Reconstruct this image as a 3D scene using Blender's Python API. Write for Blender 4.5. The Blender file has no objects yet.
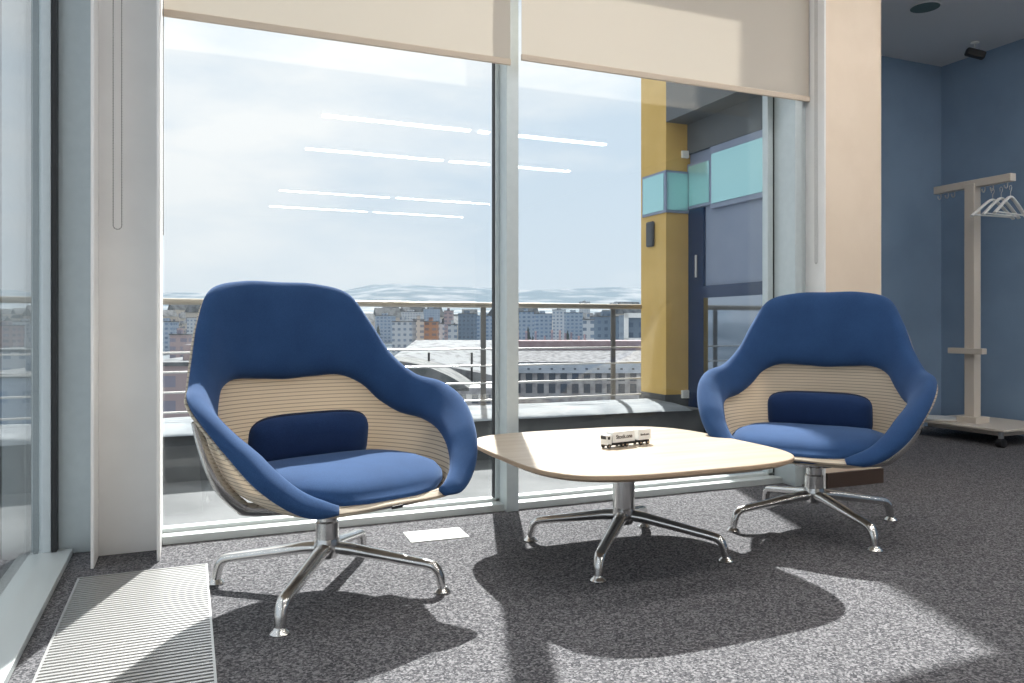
import bpy, bmesh, math, random
from mathutils import Vector, Matrix
C = bpy.context.scene.collection
sc = bpy.context.scene
R = math.radians

# ------------------------------------------------------------------ camera
YAW = math.atan(324 / 772.0)
cam_d = bpy.data.cameras.new('camera'); cam = bpy.data.objects.new('camera', cam_d); C.objects.link(cam)
cam_d.lens = 772 / 1024 * 36; cam_d.sensor_width = 36; cam_d.shift_y = -15.5 / 1024
cam_d.clip_end = 20000; cam_d.clip_start = 0.05
cam.location = (0, 0, 0.8); cam.rotation_euler = (R(90), 0, -YAW)
sc.camera = cam
sc.view_settings.view_transform = 'Standard'; sc.view_settings.look = 'None'
sc.view_settings.gamma = 1; sc.view_settings.use_curve_mapping = False
sc.view_settings.exposure = 0.32

# ------------------------------------------------------------------ sky
w = bpy.data.worlds.new('sky'); sc.world = w; w.use_nodes = True
N = w.node_tree.nodes; L = w.node_tree.links; N.clear()
out = N.new('ShaderNodeOutputWorld'); bg = N.new('ShaderNodeBackground'); L.new(bg.outputs[0], out.inputs[0])
tc = N.new('ShaderNodeTexCoord'); mp = N.new('ShaderNodeMapping'); mp.inputs['Scale'].default_value = (1.0, 1.0, 3.2)
mp.inputs['Location'].default_value = (0.3, 0.1, 0.35)
L.new(tc.outputs['Generated'], mp.inputs[0])
nz = N.new('ShaderNodeTexNoise'); nz.inputs['Scale'].default_value = 1.9; nz.inputs['Detail'].default_value = 7; nz.inputs['Roughness'].default_value = 0.52
L.new(mp.outputs[0], nz.inputs['Vector'])
cr = N.new('ShaderNodeValToRGB'); cr.color_ramp.elements[0].position = 0.40; cr.color_ramp.elements[1].position = 0.60
cr.color_ramp.elements[0].color = (0.66, 0.77, 0.89, 1); cr.color_ramp.elements[1].color = (0.99, 0.99, 1.0, 1)
L.new(nz.outputs['Fac'], cr.inputs[0])
sep = N.new('ShaderNodeSeparateXYZ'); L.new(tc.outputs['Generated'], sep.inputs[0])
mr = N.new('ShaderNodeMapRange'); mr.inputs['From Min'].default_value = 0.0; mr.inputs['From Max'].default_value = 0.22
mr.inputs['To Min'].default_value = 0.75; mr.inputs['To Max'].default_value = 0.0
L.new(sep.outputs['Z'], mr.inputs['Value'])
mx = N.new('ShaderNodeMixRGB'); mx.inputs[2].default_value = (0.74, 0.80, 0.86, 1)
L.new(mr.outputs[0], mx.inputs[0]); L.new(cr.outputs[0], mx.inputs[1]); L.new(mx.outputs[0], bg.inputs[0])
bg.inputs[1].default_value = 0.88

# ------------------------------------------------------------------ sun
SE = R(46.5); SAZ = R(20)
sd = bpy.data.lights.new('sun', 'SUN'); sd.energy = 9.0; sd.angle = R(0.9); sd.color = (1.0, 0.97, 0.93)
so = bpy.data.objects.new('sun', sd); C.objects.link(so)
sdir = Vector((-math.sin(SAZ) * math.cos(SE), -math.cos(SAZ) * math.cos(SE), -math.sin(SE)))
so.rotation_euler = sdir.to_track_quat('-Z', 'Y').to_euler(); so.location = (6, 15, 18)

LAMP = 23.0      # emission of the ceiling tubes (built with the lamps below)

# ------------------------------------------------------------------ materials
def mat(name, col, rough=0.6, metal=0.0, spec=0.5, **k):
    m = bpy.data.materials.new(name); m.use_nodes = True
    b = m.node_tree.nodes['Principled BSDF']
    b.inputs['Base Color'].default_value = (*col, 1); b.inputs['Roughness'].default_value = rough
    b.inputs['Metallic'].default_value = metal; b.inputs['Specular IOR Level'].default_value = spec
    for kk, v in k.items():
        b.inputs[kk.replace('_', ' ')].default_value = v
    return m
def nodes(m): return m.node_tree.nodes, m.node_tree.links, m.node_tree.nodes['Principled BSDF']
def noise_mat(name, c1, c2, scale, rough=0.7, p0=0.4, p1=0.6, bump=0.0, coord='Object', detail=4, stretch=(1, 1, 1), bdist=0.002, metal=0.0, spec=0.5):
    m = mat(name, c1, rough, metal, spec); n, l, b = nodes(m)
    t = n.new('ShaderNodeTexCoord'); mpn = n.new('ShaderNodeMapping'); mpn.inputs['Scale'].default_value = stretch
    l.new(t.outputs[coord], mpn.inputs[0])
    x = n.new('ShaderNodeTexNoise'); x.inputs['Scale'].default_value = scale; x.inputs['Detail'].default_value = detail
    l.new(mpn.outputs[0], x.inputs['Vector'])
    r = n.new('ShaderNodeValToRGB'); r.color_ramp.elements[0].position = p0; r.color_ramp.elements[1].position = p1
    r.color_ramp.elements[0].color = (*c1, 1); r.color_ramp.elements[1].color = (*c2, 1)
    l.new(x.outputs['Fac'], r.inputs[0]); l.new(r.outputs[0], b.inputs['Base Color'])
    if bump:
        bp = n.new('ShaderNodeBump'); bp.inputs['Strength'].default_value = bump; bp.inputs['Distance'].default_value = bdist
        l.new(x.outputs['Fac'], bp.inputs['Height']); l.new(bp.outputs[0], b.inputs['Normal'])
    return m

M = {}
m = M['carpet'] = mat('speckled_carpet', (.1, .1, .1), 0.97, spec=0.1); n, l, b = nodes(m)   # loop pile of dark and pale grey yarn
t = n.new('ShaderNodeTexCoord')
v = n.new('ShaderNodeTexVoronoi'); v.inputs['Scale'].default_value = 185; l.new(t.outputs['Object'], v.inputs['Vector'])
v2 = n.new('ShaderNodeTexVoronoi'); v2.inputs['Scale'].default_value = 300; l.new(t.outputs['Object'], v2.inputs['Vector'])
c1 = n.new('ShaderNodeSeparateColor'); l.new(v.outputs['Color'], c1.inputs[0])
c2 = n.new('ShaderNodeSeparateColor'); l.new(v2.outputs['Color'], c2.inputs[0])
q = n.new('ShaderNodeMath'); q.operation = 'MULTIPLY'; q.inputs[1].default_value = .68; l.new(c1.outputs[0], q.inputs[0])
q2 = n.new('ShaderNodeMath'); q2.operation = 'MULTIPLY_ADD'; q2.inputs[1].default_value = .32; l.new(c2.outputs[1], q2.inputs[0]); l.new(q.outputs[0], q2.inputs[2])
r = n.new('ShaderNodeValToRGB'); r.color_ramp.elements[0].position = .12; r.color_ramp.elements[1].position = .92
r.color_ramp.elements[0].color = (.045, .045, .051, 1); r.color_ramp.elements[1].color = (.270, .264, .275, 1)
e = r.color_ramp.elements.new(.5); e.color = (.112, .110, .118, 1)
l.new(q2.outputs[0], r.inputs[0]); l.new(r.outputs[0], b.inputs['Base Color'])
M['white'] = noise_mat('white_paint', (0.84, 0.83, 0.82), (0.87, 0.86, 0.85), 6, 0.6)
M['cream'] = noise_mat('cream_paint', (0.81, 0.67, 0.53), (0.84, 0.70, 0.56), 5, 0.65)
M['wallwhite'] = mat('room_white', (0.80, 0.77, 0.72), 0.7)
M['blue_wall'] = noise_mat('blue_paint', (0.23, 0.33, 0.46), (0.25, 0.355, 0.49), 3, 0.6)
M['ceil'] = mat('ceiling_paint', (0.78, 0.77, 0.76), 0.8)
M['alu'] = noise_mat('grey_window_metal', (0.52, 0.58, 0.60), (0.54, 0.60, 0.62), 30, 0.38, spec=0.5)
M['alu'].node_tree.nodes['Principled BSDF'].inputs['Metallic'].default_value = 0.25
M['sill'] = mat('sill_metal', (0.62, 0.66, 0.66), 0.4, 0.3)
M['gasket'] = mat('black_rubber', (0.02, 0.022, 0.025), 0.6)
M['chrome'] = noise_mat('polished_aluminium', (0.60, 0.59, 0.58), (0.68, 0.67, 0.66), 8, 0.22, metal=1.0)
M['grille'] = mat('brushed_grille', (0.66, 0.65, 0.64), 0.32, 0.75)
M['dark'] = mat('dark_gap', (0.02, 0.02, 0.02), 0.8)
M['plastic_black'] = mat('black_plastic', (0.015, 0.015, 0.017), 0.4)
M['plastic_white'] = mat('white_plastic', (0.82, 0.82, 0.80), 0.35)
M['rack'] = mat('cream_coat_rack_paint', (0.70, 0.63, 0.55), 0.45)
M['skirt'] = mat('dark_wood_skirting', (0.07, 0.045, 0.035), 0.5)
M['steel'] = mat('steel_railing', (0.36, 0.31, 0.25), 0.4, 0.6)
M['chain'] = mat('grey_chain', (0.30, 0.29, 0.28), 0.4, 0.3)
M['steel2'] = mat('steel_rod', (0.60, 0.58, 0.56), 0.35, 0.7)

def fabric(name, c1, c2):
    m = mat(name, c1, 0.95, spec=0.25); n, l, b = nodes(m)
    b.inputs['Sheen Weight'].default_value = 0.25; b.inputs['Sheen Roughness'].default_value = 0.45
    b.inputs['Sheen Tint'].default_value = (0.45, 0.62, 1.0, 1)
    t = n.new('ShaderNodeTexCoord')
    x = n.new('ShaderNodeTexNoise'); x.inputs['Scale'].default_value = 380; x.inputs['Detail'].default_value = 2
    y = n.new('ShaderNodeTexNoise'); y.inputs['Scale'].default_value = 9; y.inputs['Detail'].default_value = 3
    l.new(t.outputs['Object'], x.inputs['Vector']); l.new(t.outputs['Object'], y.inputs['Vector'])
    a = n.new('ShaderNodeMath'); a.operation = 'MULTIPLY_ADD'; a.inputs[1].default_value = 0.6
    l.new(x.outputs['Fac'], a.inputs[0]); 
    g = n.new('ShaderNodeMath'); g.operation = 'MULTIPLY'; g.inputs[1].default_value = 0.4
    l.new(y.outputs['Fac'], g.inputs[0]); l.new(g.outputs[0], a.inputs[2])
    r = n.new('ShaderNodeValToRGB'); r.color_ramp.elements[0].position = 0.35; r.color_ramp.elements[1].position = 0.65
    r.color_ramp.elements[0].color = (*c1, 1); r.color_ramp.elements[1].color = (*c2, 1)
    l.new(a.outputs[0], r.inputs[0]); l.new(r.outputs[0], b.inputs['Base Color'])
    bp = n.new('ShaderNodeBump'); bp.inputs['Strength'].default_value = 0.25; bp.inputs['Distance'].default_value = 0.001
    l.new(x.outputs['Fac'], bp.inputs['Height']); l.new(bp.outputs[0], b.inputs['Normal'])
    return m
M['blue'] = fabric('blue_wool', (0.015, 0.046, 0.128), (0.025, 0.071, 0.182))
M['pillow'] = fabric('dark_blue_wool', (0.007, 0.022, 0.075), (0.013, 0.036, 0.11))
M['piping'] = mat('navy_piping', (0.008, 0.015, 0.04), 0.8)

# knitted mesh: cream threads with thin dark rows, light passes through it
m = M['mesh'] = mat('cream_knit_mesh', (0.66, 0.55, 0.42), 0.8); n, l, b = nodes(m)
t = n.new('ShaderNodeTexCoord'); sx = n.new('ShaderNodeSeparateXYZ'); l.new(t.outputs['Object'], sx.inputs[0])
k = n.new('ShaderNodeMath'); k.operation = 'MULTIPLY'; k.inputs[1].default_value = 2 * math.pi / 0.0125; l.new(sx.outputs['Z'], k.inputs[0])
s_ = n.new('ShaderNodeMath'); s_.operation = 'SINE'; l.new(k.outputs[0], s_.inputs[0])
r = n.new('ShaderNodeValToRGB'); r.color_ramp.elements[0].position = 0.86; r.color_ramp.elements[1].position = 0.97
r.color_ramp.elements[0].color = (0.80, 0.70, 0.57, 1); r.color_ramp.elements[1].color = (0.38, 0.31, 0.24, 1)
h_ = n.new('ShaderNodeMath'); h_.operation = 'MULTIPLY_ADD'; h_.inputs[1].default_value = 0.5; h_.inputs[2].default_value = 0.5
l.new(s_.outputs[0], h_.inputs[0]); l.new(h_.outputs[0], r.inputs[0])
l.new(r.outputs[0], b.inputs['Base Color'])
tl = n.new('ShaderNodeBsdfTranslucent'); l.new(r.outputs[0], tl.inputs[0])
ms = n.new('ShaderNodeMixShader'); ms.inputs[0].default_value = 0.35
om = n['Material Output']; l.new(b.outputs[0], ms.inputs[1]); l.new(tl.outputs[0], ms.inputs[2]); l.new(ms.outputs[0], om.inputs[0])

# light oak laminate
m = M['oak'] = mat('pale_oak_laminate', (0.7, 0.55, 0.4), 0.36, spec=0.6); n, l, b = nodes(m)
t = n.new('ShaderNodeTexCoord'); mpn = n.new('ShaderNodeMapping'); mpn.inputs['Scale'].default_value = (1.2, 14, 14)
l.new(t.outputs['Object'], mpn.inputs[0]); x = n.new('ShaderNodeTexNoise'); x.inputs['Scale'].default_value = 2.2; x.inputs['Detail'].default_value = 6
l.new(mpn.outputs[0], x.inputs['Vector']); r = n.new('ShaderNodeValToRGB'); r.color_ramp.elements[0].position = 0.3; r.color_ramp.elements[1].position = 0.7
r.color_ramp.elements[0].color = (0.40, 0.305, 0.215, 1); r.color_ramp.elements[1].color = (0.50, 0.42, 0.325, 1)
l.new(x.outputs['Fac'], r.inputs[0]); l.new(r.outputs[0], b.inputs['Base Color'])
M['oak_edge'] = mat('beige_edge_band', (0.42, 0.30, 0.20), 0.5)

# clear pane: coloured transmission plus a Schlick reflection on both faces
def glass_mat(name, tint, f0=0.04):
    m = bpy.data.materials.new(name); m.use_nodes = True; n = m.node_tree.nodes; l = m.node_tree.links; n.clear()
    o = n.new('ShaderNodeOutputMaterial'); tr = n.new('ShaderNodeBsdfTransparent'); tr.inputs[0].default_value = (*tint, 1)
    gl = n.new('ShaderNodeBsdfGlossy'); gl.inputs['Roughness'].default_value = 0.0; gl.inputs[0].default_value = (1, 1, 1, 1)
    lw = n.new('ShaderNodeLayerWeight'); lw.inputs['Blend'].default_value = 0.5
    p = n.new('ShaderNodeMath'); p.operation = 'POWER'; p.inputs[1].default_value = 5; l.new(lw.outputs['Facing'], p.inputs[0])
    q = n.new('ShaderNodeMath'); q.operation = 'MULTIPLY_ADD'; q.inputs[1].default_value = 1 - f0; q.inputs[2].default_value = f0; l.new(p.outputs[0], q.inputs[0])
    mm = n.new('ShaderNodeMixShader'); l.new(q.outputs[0], mm.inputs[0]); l.new(tr.outputs[0], mm.inputs[1]); l.new(gl.outputs[0], mm.inputs[2]); l.new(mm.outputs[0], o.inputs[0])
    return m
M['glass'] = glass_mat('window_glass', (0.965, 0.985, 0.985), 0.05)

# roller blind: woven cloth that lets daylight glow through
m = M['blind'] = mat('cream_blind_cloth', (0.70, 0.64, 0.57), 0.9); n, l, b = nodes(m)
tl = n.new('ShaderNodeBsdfTranslucent'); tl.inputs[0].default_value = (0.80, 0.76, 0.69, 1)
tr = n.new('ShaderNodeBsdfTransparent')
ms = n.new('ShaderNodeMixShader'); ms.inputs[0].default_value = 0.36; l.new(b.outputs[0], ms.inputs[1]); l.new(tl.outputs[0], ms.inputs[2])
m2 = n.new('ShaderNodeMixShader'); m2.inputs[0].default_value = 0.07; l.new(ms.outputs[0], m2.inputs[1]); l.new(tr.outputs[0], m2.inputs[2])
l.new(m2.outputs[0], n['Material Output'].inputs[0])
M['hem'] = mat('blind_bottom_bar', (0.62, 0.52, 0.42), 0.7)

def emit(name, col, s):
    m = bpy.data.materials.new(name); m.use_nodes = True; n = m.node_tree.nodes; l = m.node_tree.links; n.clear()
    o = n.new('ShaderNodeOutputMaterial'); e = n.new('ShaderNodeEmission'); e.inputs[0].default_value = (*col, 1); e.inputs[1].default_value = s
    l.new(e.outputs[0], o.inputs[0]); return m
M['tube'] = emit('lamp_diffuser', (1, 0.955, 0.90), LAMP)

# ------------------------------------------------------------------ mesh builder
def catmull(pts, n, closed=False):
    P = [Vector(p) for p in pts]; out = []; m_ = len(P)
    segs = m_ if closed else m_ - 1
    for i in range(segs):
        if closed: p0, p1, p2, p3 = P[i - 1], P[i], P[(i + 1) % m_], P[(i + 2) % m_]
        else:
            p1, p2 = P[i], P[i + 1]; p0 = P[i - 1] if i else p1 * 2 - p2; p3 = P[i + 2] if i + 2 < m_ else p2 * 2 - p1
        for j in range(n):
            t = j / n
            out.append(0.5 * ((2 * p1) + (p2 - p0) * t + (2 * p0 - 5 * p1 + 4 * p2 - p3) * t * t + (3 * p1 - p0 - 3 * p2 + p3) * t ** 3))
    if not closed: out.append(P[-1].copy())
    return out

class MB:
    def __init__(s): s.v = []; s.f = []; s.mi = []; s.cur = 0
    def add(s, vs, fs):
        o = len(s.v); s.v += [tuple(v) for v in vs]; s.f += [tuple(i + o for i in f) for f in fs]; s.mi += [s.cur] * len(fs); return s
    def box(s, x0, y0, z0, x1, y1, z1, M_=None):
        vs = [Vector((x, y, z)) for x in (x0, x1) for y in (y0, y1) for z in (z0, z1)]
        if M_: vs = [M_ @ v for v in vs]
        return s.add(vs, [(0, 1, 3, 2), (4, 6, 7, 5), (0, 4, 5, 1), (2, 3, 7, 6), (0, 2, 6, 4), (1, 5, 7, 3)])
    def tube(s, pts, rad, seg=12, closed=False, flat=1.0, up=None):
        P = [Vector(p) for p in pts]; n = len(P); rr = rad if isinstance(rad, (list, tuple)) else [rad] * n
        vs = []; pu = None
        for i, p in enumerate(P):
            if closed: t = (P[(i + 1) % n] - P[i - 1]).normalized()
            else: t = (P[min(i + 1, n - 1)] - P[max(i - 1, 0)]).normalized()
            if pu is None:
                pu = Vector(up) if up else (Vector((0, 0, 1)) if abs(t.z) < 0.9 else Vector((1, 0, 0)))
            pu = (pu - t * pu.dot(t)).normalized(); q = t.cross(pu)
            for j in range(seg):
                a = 2 * math.pi * j / seg
                vs.append(p + pu * math.cos(a) * rr[i] * flat + q * math.sin(a) * rr[i])
        fs = []
        for i in range(n if closed else n - 1):
            i2 = (i + 1) % n
            for j in range(seg):
                j2 = (j + 1) % seg; fs.append((i * seg + j, i * seg + j2, i2 * seg + j2, i2 * seg + j))
        if not closed: fs += [tuple(range(seg)), tuple(reversed(range((n - 1) * seg, n * seg)))]
        return s.add(vs, fs)
    def lathe(s, prof, seg=32, c=(0, 0, 0), M_=None):
        vs = []; c = Vector(c)
        for r_, z in prof:
            for j in range(seg):
                a = 2 * math.pi * j / seg; v = Vector((r_ * math.cos(a), r_ * math.sin(a), z))
                vs.append((M_ @ v if M_ else v) + c)
        fs = []
        for i in range(len(prof) - 1):
            for j in range(seg):
                j2 = (j + 1) % seg; fs.append((i * seg + j, i * seg + j2, (i + 1) * seg + j2, (i + 1) * seg + j))
        fs += [tuple(reversed(range(seg))), tuple(range((len(prof) - 1) * seg, len(prof) * seg))]
        return s.add(vs, fs)
    def loops(s, rings, cap=True):      # list of closed rings with equal counts
        n = len(rings[0]); vs = [v for r_ in rings for v in r_]; fs = []
        for i in range(len(rings) - 1):
            for j in range(n):
                j2 = (j + 1) % n; fs.append((i * n + j, i * n + j2, (i + 1) * n + j2, (i + 1) * n + j))
        if cap: fs += [tuple(reversed(range(n))), tuple(range((len(rings) - 1) * n, len(rings) * n))]
        return s.add(vs, fs)
    def grid(s, rows):
        n = len(rows[0]); vs = [v for r_ in rows for v in r_]
        return s.add(vs, [(i * n + j, i * n + j + 1, (i + 1) * n + j + 1, (i + 1) * n + j) for i in range(len(rows) - 1) for j in range(n - 1)])
    def build(s, name, m, parent=None, smooth=False, bevel=0, seg=2, solid=0, sub=0, offset=0, angle=40):
        me = bpy.data.meshes.new(name); me.from_pydata(s.v, [], s.f)
        ms_ = m if isinstance(m, (list, tuple)) else [m]
        for q in ms_: me.materials.append(q)
        me.polygons.foreach_set('material_index', s.mi); me.update()
        bm = bmesh.new(); bm.from_mesh(me)
        bmesh.ops.recalc_face_normals(bm, faces=bm.faces); bm.to_mesh(me); bm.free()
        o = bpy.data.objects.new(name, me); C.objects.link(o)
        if parent: o.parent = parent
        if smooth:
            me.polygons.foreach_set('use_smooth', [True] * len(me.polygons))
            if angle < 180:
                es = o.modifiers.new('edge', 'EDGE_SPLIT'); es.split_angle = R(angle)
        if solid:
            q = o.modifiers.new('solid', 'SOLIDIFY'); q.thickness = solid; q.offset = offset
        if bevel:
            q = o.modifiers.new('bevel', 'BEVEL'); q.width = bevel; q.segments = seg; q.limit_method = 'ANGLE'; q.angle_limit = R(35)
        if sub:
            q = o.modifiers.new('sub', 'SUBSURF'); q.levels = sub; q.render_levels = sub
        return o
def tag(o, label=None, cat=None, group=None, kind=None):
    if label: o['label'] = label
    if cat: o['category'] = cat
    if group: o['group'] = group
    if kind: o['kind'] = kind
    return o
def empty(name, loc, rz=0, **k):
    o = bpy.data.objects.new(name, None); C.objects.link(o); o.location = loc; o.rotation_euler = (0, 0, rz); o.empty_display_size = 0.1
    return tag(o, **k)
def struct(name, mb, m, parent=None, label=None, **k):
    o = mb.build(name, m, parent, **k)
    if not parent: tag(o, label, kind='structure')
    return o
def copy_tree(o, parent=None):
    c = o.copy(); C.objects.link(c); c.parent = parent
    for ch in [x for x in bpy.data.objects if x.parent == o]: copy_tree(ch, c)
    return c

# ================================================================== THE ROOM
XL, XR, YW, YB, HC = -0.47, 5.6, 3.09, -9.0, 2.89
struct('floor', MB().box(-0.6, YB, -0.25, 3.3, 3.2, 0).box(3.3, YB, -0.25, XR + .2, 4.5, 0), M['carpet'], label='dark grey speckled carpet floor')
struct('ceiling', MB().box(-0.6, YB, HC, 3.3, 3.3, HC + .2).box(3.3, YB, HC, XR + .2, 4.6, HC + .2), M['ceil'], label='grey painted ceiling')
struct('wall_right', MB().box(XR, YB, 0, XR + .2, 4.6, HC), M['blue_wall'], label='blue wall behind the coat rack')
struct('wall_back', MB().box(-0.6, YB - .2, 0, XR + .2, YB, HC), M['wallwhite'], label='wall behind the camera')
struct('wall_alcove', MB().box(3.595, 4.4, 0, XR, 4.6, HC), M['blue_wall'], label='darker blue wall beside the window pier')
struct('wall_left', MB().box(-0.67, YB, 0, -0.47, -2.2, HC), M['wallwhite'], label='solid part of the left wall')
# window pier on the right
struct('wall_pier', MB().box(2.894, 2.91, 0.075, 3.260, 3.3, HC).box(3.260, 3.2, 0, 3.56, 3.3, HC).box(3.56, 3.2, 0, 3.595, 4.6, HC), M['cream'], label='cream pier to the right of the window')
struct('baseboard_pier', MB().box(2.9, 2.897, 0, 3.273, 2.93, 0.075).box(3.24, 2.93, 0, 3.273, 3.19, 0.075), M['skirt'], bevel=.003, label='dark skirting under the cream pier')
struct('wall_window', MB().box(-0.6, 3.12, 2.62, 2.894, 3.32, HC), M['wallwhite'], label='lintel over the window wall')

struct('trim_5', MB().box(2.884, 2.905, 0, 2.8935, 3.03, HC), M['white'], label='white reveal strip between window post and cream pier')
# front window wall
def window_unit(n, x0, x1, label, fr=.010):
    f = MB()
    f.box(max(x0, -.087), YW, 0, x1, 3.16, 0.03)                       # bottom rail
    f.box(x0, 3.15, 0, x1, 3.20, 0.045)
    f.box(x0, 3.12, 2.55, x1, 3.2, 2.64)
    o = f.build('window_%d' % n, M['sill'], bevel=.002); tag(o, label, kind='structure')
    MB().box(x0 + .004, 3.168, 0.03, x1 - .006, 3.178, 2.6).build('glass_pane', M['glass'], o)
    g = MB().box(x0, 3.158, 0.03, x0 + .010, 3.19, 2.6).box(x1 - fr - .008, 3.150, 0.03, x1 - .008 if fr > .02 else x1, 3.19, 2.6)
    g.build('side_frame', M['alu'], o, bevel=.002)
    MB().box(x0 + .010, 3.16, 0.03, x0 + .014, 3.185, 2.6).box(*((x1 - .008, 3.15, 0.03, x1, 3.185, 2.6) if fr > .02 else (x1 - fr - .012, 3.158, .03, x1 - fr - .008, 3.185, 2.6))).build('gasket', M['gasket'], o)
    return o
window_unit(1, -0.115, 1.262, 'left pane of the big window with snowy city view')
window_unit(2, 1.318, 2.79, 'right pane of the big window by the yellow annexe', .035)
struct('trim_1', MB().box(1.262, 3.066, 0, 1.318, 3.20, 2.7), M['alu'], bevel=.002, label='grey vertical mullion between the two panes')
struct('trim_2', MB().box(2.79, 3.0, 0, 2.835, 3.2, 2.7).box(2.835, 3.03, 0, 2.894, 3.2, 2.7), M['alu'], bevel=.002, label='grey end post beside the cream pier')
# left window wall, seen almost edge on
f = MB().box(-0.50, -2.2, 0, -0.372, 3.09, 0.022)
o = f.build('window_3', M['sill'], bevel=.002); tag(o, 'tall side window on the far left', kind='structure')
MB().box(-0.462, -2.2, 0.02, -0.452, 2.99, 2.7).build('glass_pane', M['glass'], o)
MB().box(-0.462, 3.06, 0.022, -0.434, 3.12, 2.75).build('side_frame', M['alu'], o, bevel=.002)
MB().box(-0.432, 3.055, 0.022, -0.417, 3.12, 2.8).build('gasket', M['gasket'], o)
MB().box(-0.50, -2.2, 2.65, -0.40, 3.09, 2.89).build('head_rail', M['alu'], o, bevel=.002)
struct('trim_3', MB().box(-0.50, 3.10, 0, -0.318, 3.25, HC), M['alu'], bevel=.003, label='grey corner post at the left')
struct('trim_4', MB().box(-0.318, 3.11, 0, -0.292, 3.2, HC), M['gasket'], label='dark joint beside the corner post')
# white boxed column casing: a back panel with two forward flanges
f = MB().box(-0.292, 3.03, 0, -0.088, 3.2, HC).box(-0.296, 2.88, 0, -0.286, 3.03, HC).box(-0.098, 2.885, 0, -0.088, 3.03, HC)
struct('wall_corner', f, M['white'], bevel=.0015, label='white column casing between the two window walls')

# ------------------------------------------------------------------ roller blinds and their chains
def blind(x0, x1, zb, label):
    t = empty('roller_blind', ((x0 + x1) / 2, 3.0, zb), label=label, cat='blind', group='roller blinds over the window')
    hw = (x1 - x0) / 2
    MB().box(-hw, -.0008, 0.02, hw, .0008, 0.72).build('cloth', M['blind'], t)
    MB().box(-hw - .002, -.006, 0, hw + .002, .006, 0.027).build('bottom_bar', M['hem'], t, bevel=.003)
    MB().tube([(-hw, 0.02, .74), (hw, 0.02, .74)], .028, 20).build('roller', M['plastic_white'], t, smooth=True)
    for q in (-hw - .008, hw + .008): MB().box(q - .004, -.02, .68, q + .004, .05, .80).build('bracket', M['gasket'], t, bevel=.002)
    return t
blind(-0.082, 1.251, 1.897, 'lowered cream roller blind over the left window pane')
blind(1.303, 2.878, 1.925, 'lowered cream roller blind over the right window pane')
def chain(x, y, zb, wd, label, ax='x'):
    t = empty('blind_chain', (x, y, zb), label=label, cat='blind chain', group='blind pull chains')
    pts = []
    top = HC - zb - .1
    r_ = wd / 2
    off = (lambda u: (u, 0)) if ax == 'x' else (lambda u: (0, u))
    for i in range(41): pts.append((*off(-r_), top - (top - r_) * i / 40))
    for i in range(1, 12): a = math.pi * i / 12; pts.append((*off(-r_ * math.cos(a)), r_ - r_ * math.sin(a)))
    for i in range(41): pts.append((*off(r_), r_ + (top - r_) * i / 40))
    MB().tube(pts, .0013, 6).build('cord', M['chain'], t, smooth=True)
    bd = MB()
    tot = 0; last = Vector(pts[0]); step = .009
    P = [Vector(p) for p in pts]; acc = 0
    for i in range(len(P) - 1):
        d = (P[i + 1] - P[i]).length; u = step - acc
        while u <= d:
            c = P[i].lerp(P[i + 1], u / d); q = .0026
            bd.add([c + Vector(v) * q for v in ((1, 0, 0), (-1, 0, 0), (0, 1, 0), (0, -1, 0), (0, 0, 1), (0, 0, -1))],
                   [(0, 2, 4), (2, 1, 4), (1, 3, 4), (3, 0, 4), (2, 0, 5), (1, 2, 5), (3, 1, 5), (0, 3, 5)])
            u += step
        acc = d - (u - step)
    b_ = bd.build('bead_string', M['chain'], t, smooth=True); b_['kind'] = 'stuff'
    return t
chain(-0.222, 2.95, 1.13, .026, 'long beaded chain loop hanging in front of white column casing')
chain(-0.080, 2.97, 1.12, .010, 'thin beaded chain along right edge of white column casing', 'y')
chain(2.870, 2.945, 1.11, .012, 'beaded chain hanging beside the cream pier')

# ------------------------------------------------------------------ ceiling lamps (rear rows reflected in the glass, front rows unseen fill)
def lamp(x0, x1, y, label):
    t = empty('ceiling_light', ((x0 + x1) / 2, y, HC - .06), label=label, cat='ceiling light', group='linear ceiling lights behind the camera')
    h = (x1 - x0) / 2
    MB().box(-h, -.045, .012, h, .045, .059).build('housing', M['plastic_white'], t, bevel=.004)
    MB().box(-h + .01, -.036, 0, h - .01, .036, .014).build('diffuser', M['tube'], t)
for y, nm in ((.75, 'in front of the seats'), (1.9, 'over the table')):  # two unseen rows added to brighten the room
    for a, b_, e_ in ((.4, 2.0, 'left'), (2.2, 3.8, 'middle'), (3.95, 5.4, 'right')):
        lamp(a, b_, y, e_ + ' linear fill light added in the row ' + nm)
for i, (y, xs) in enumerate([(-1.25, [(1.19, 2.72), (2.8, 4.33)]), (-2.75, [(1.24, 2.9), (2.98, 4.64)]), (-5.7, [(1.26, 2.95), (3.05, 4.75)]), (-7.35, [(1.27, 2.95), (3.05, 4.75)])]):
    for j, (a, b_) in enumerate(xs):
        lamp(a, b_, y, ['nearest', 'second', 'third', 'farthest'][i] + ' row linear ceiling light, ' + ['window end', 'blue wall end'][j])

# ------------------------------------------------------------------ floor grille
t = empty('floor_grille', (-0.13, 1.9, 0), label='metal convector grille set in the carpet at lower left', cat='floor grille')
gx0, gx1, gy0, gy1 = -.190, .190, -1.1, .868
MB().box(gx0, gy0, .0005, gx0 + .006, gy1, .008).box(gx1 - .006, gy0, .0005, gx1, gy1, .008).box(gx0 + .006, gy1 - .006, .0005, gx1 - .006, gy1, .008).box(gx0 + .006, gy0, .0005, gx1 - .006, gy0 + .006, .008).build('frame', M['grille'], t)
f = MB(); y = gy0 + .018
while y < gy1 - .016:
    f.box(gx0 + .006, y, .002, gx1 - .006, y + .0095, .0075); y += .0185
f.build('slats', M['grille'], t)
MB().box(gx0 + .006, gy0 + .006, .0003, gx1 - .006, gy1 - .006, .0012).build('duct_floor', M['dark'], t)
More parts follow.
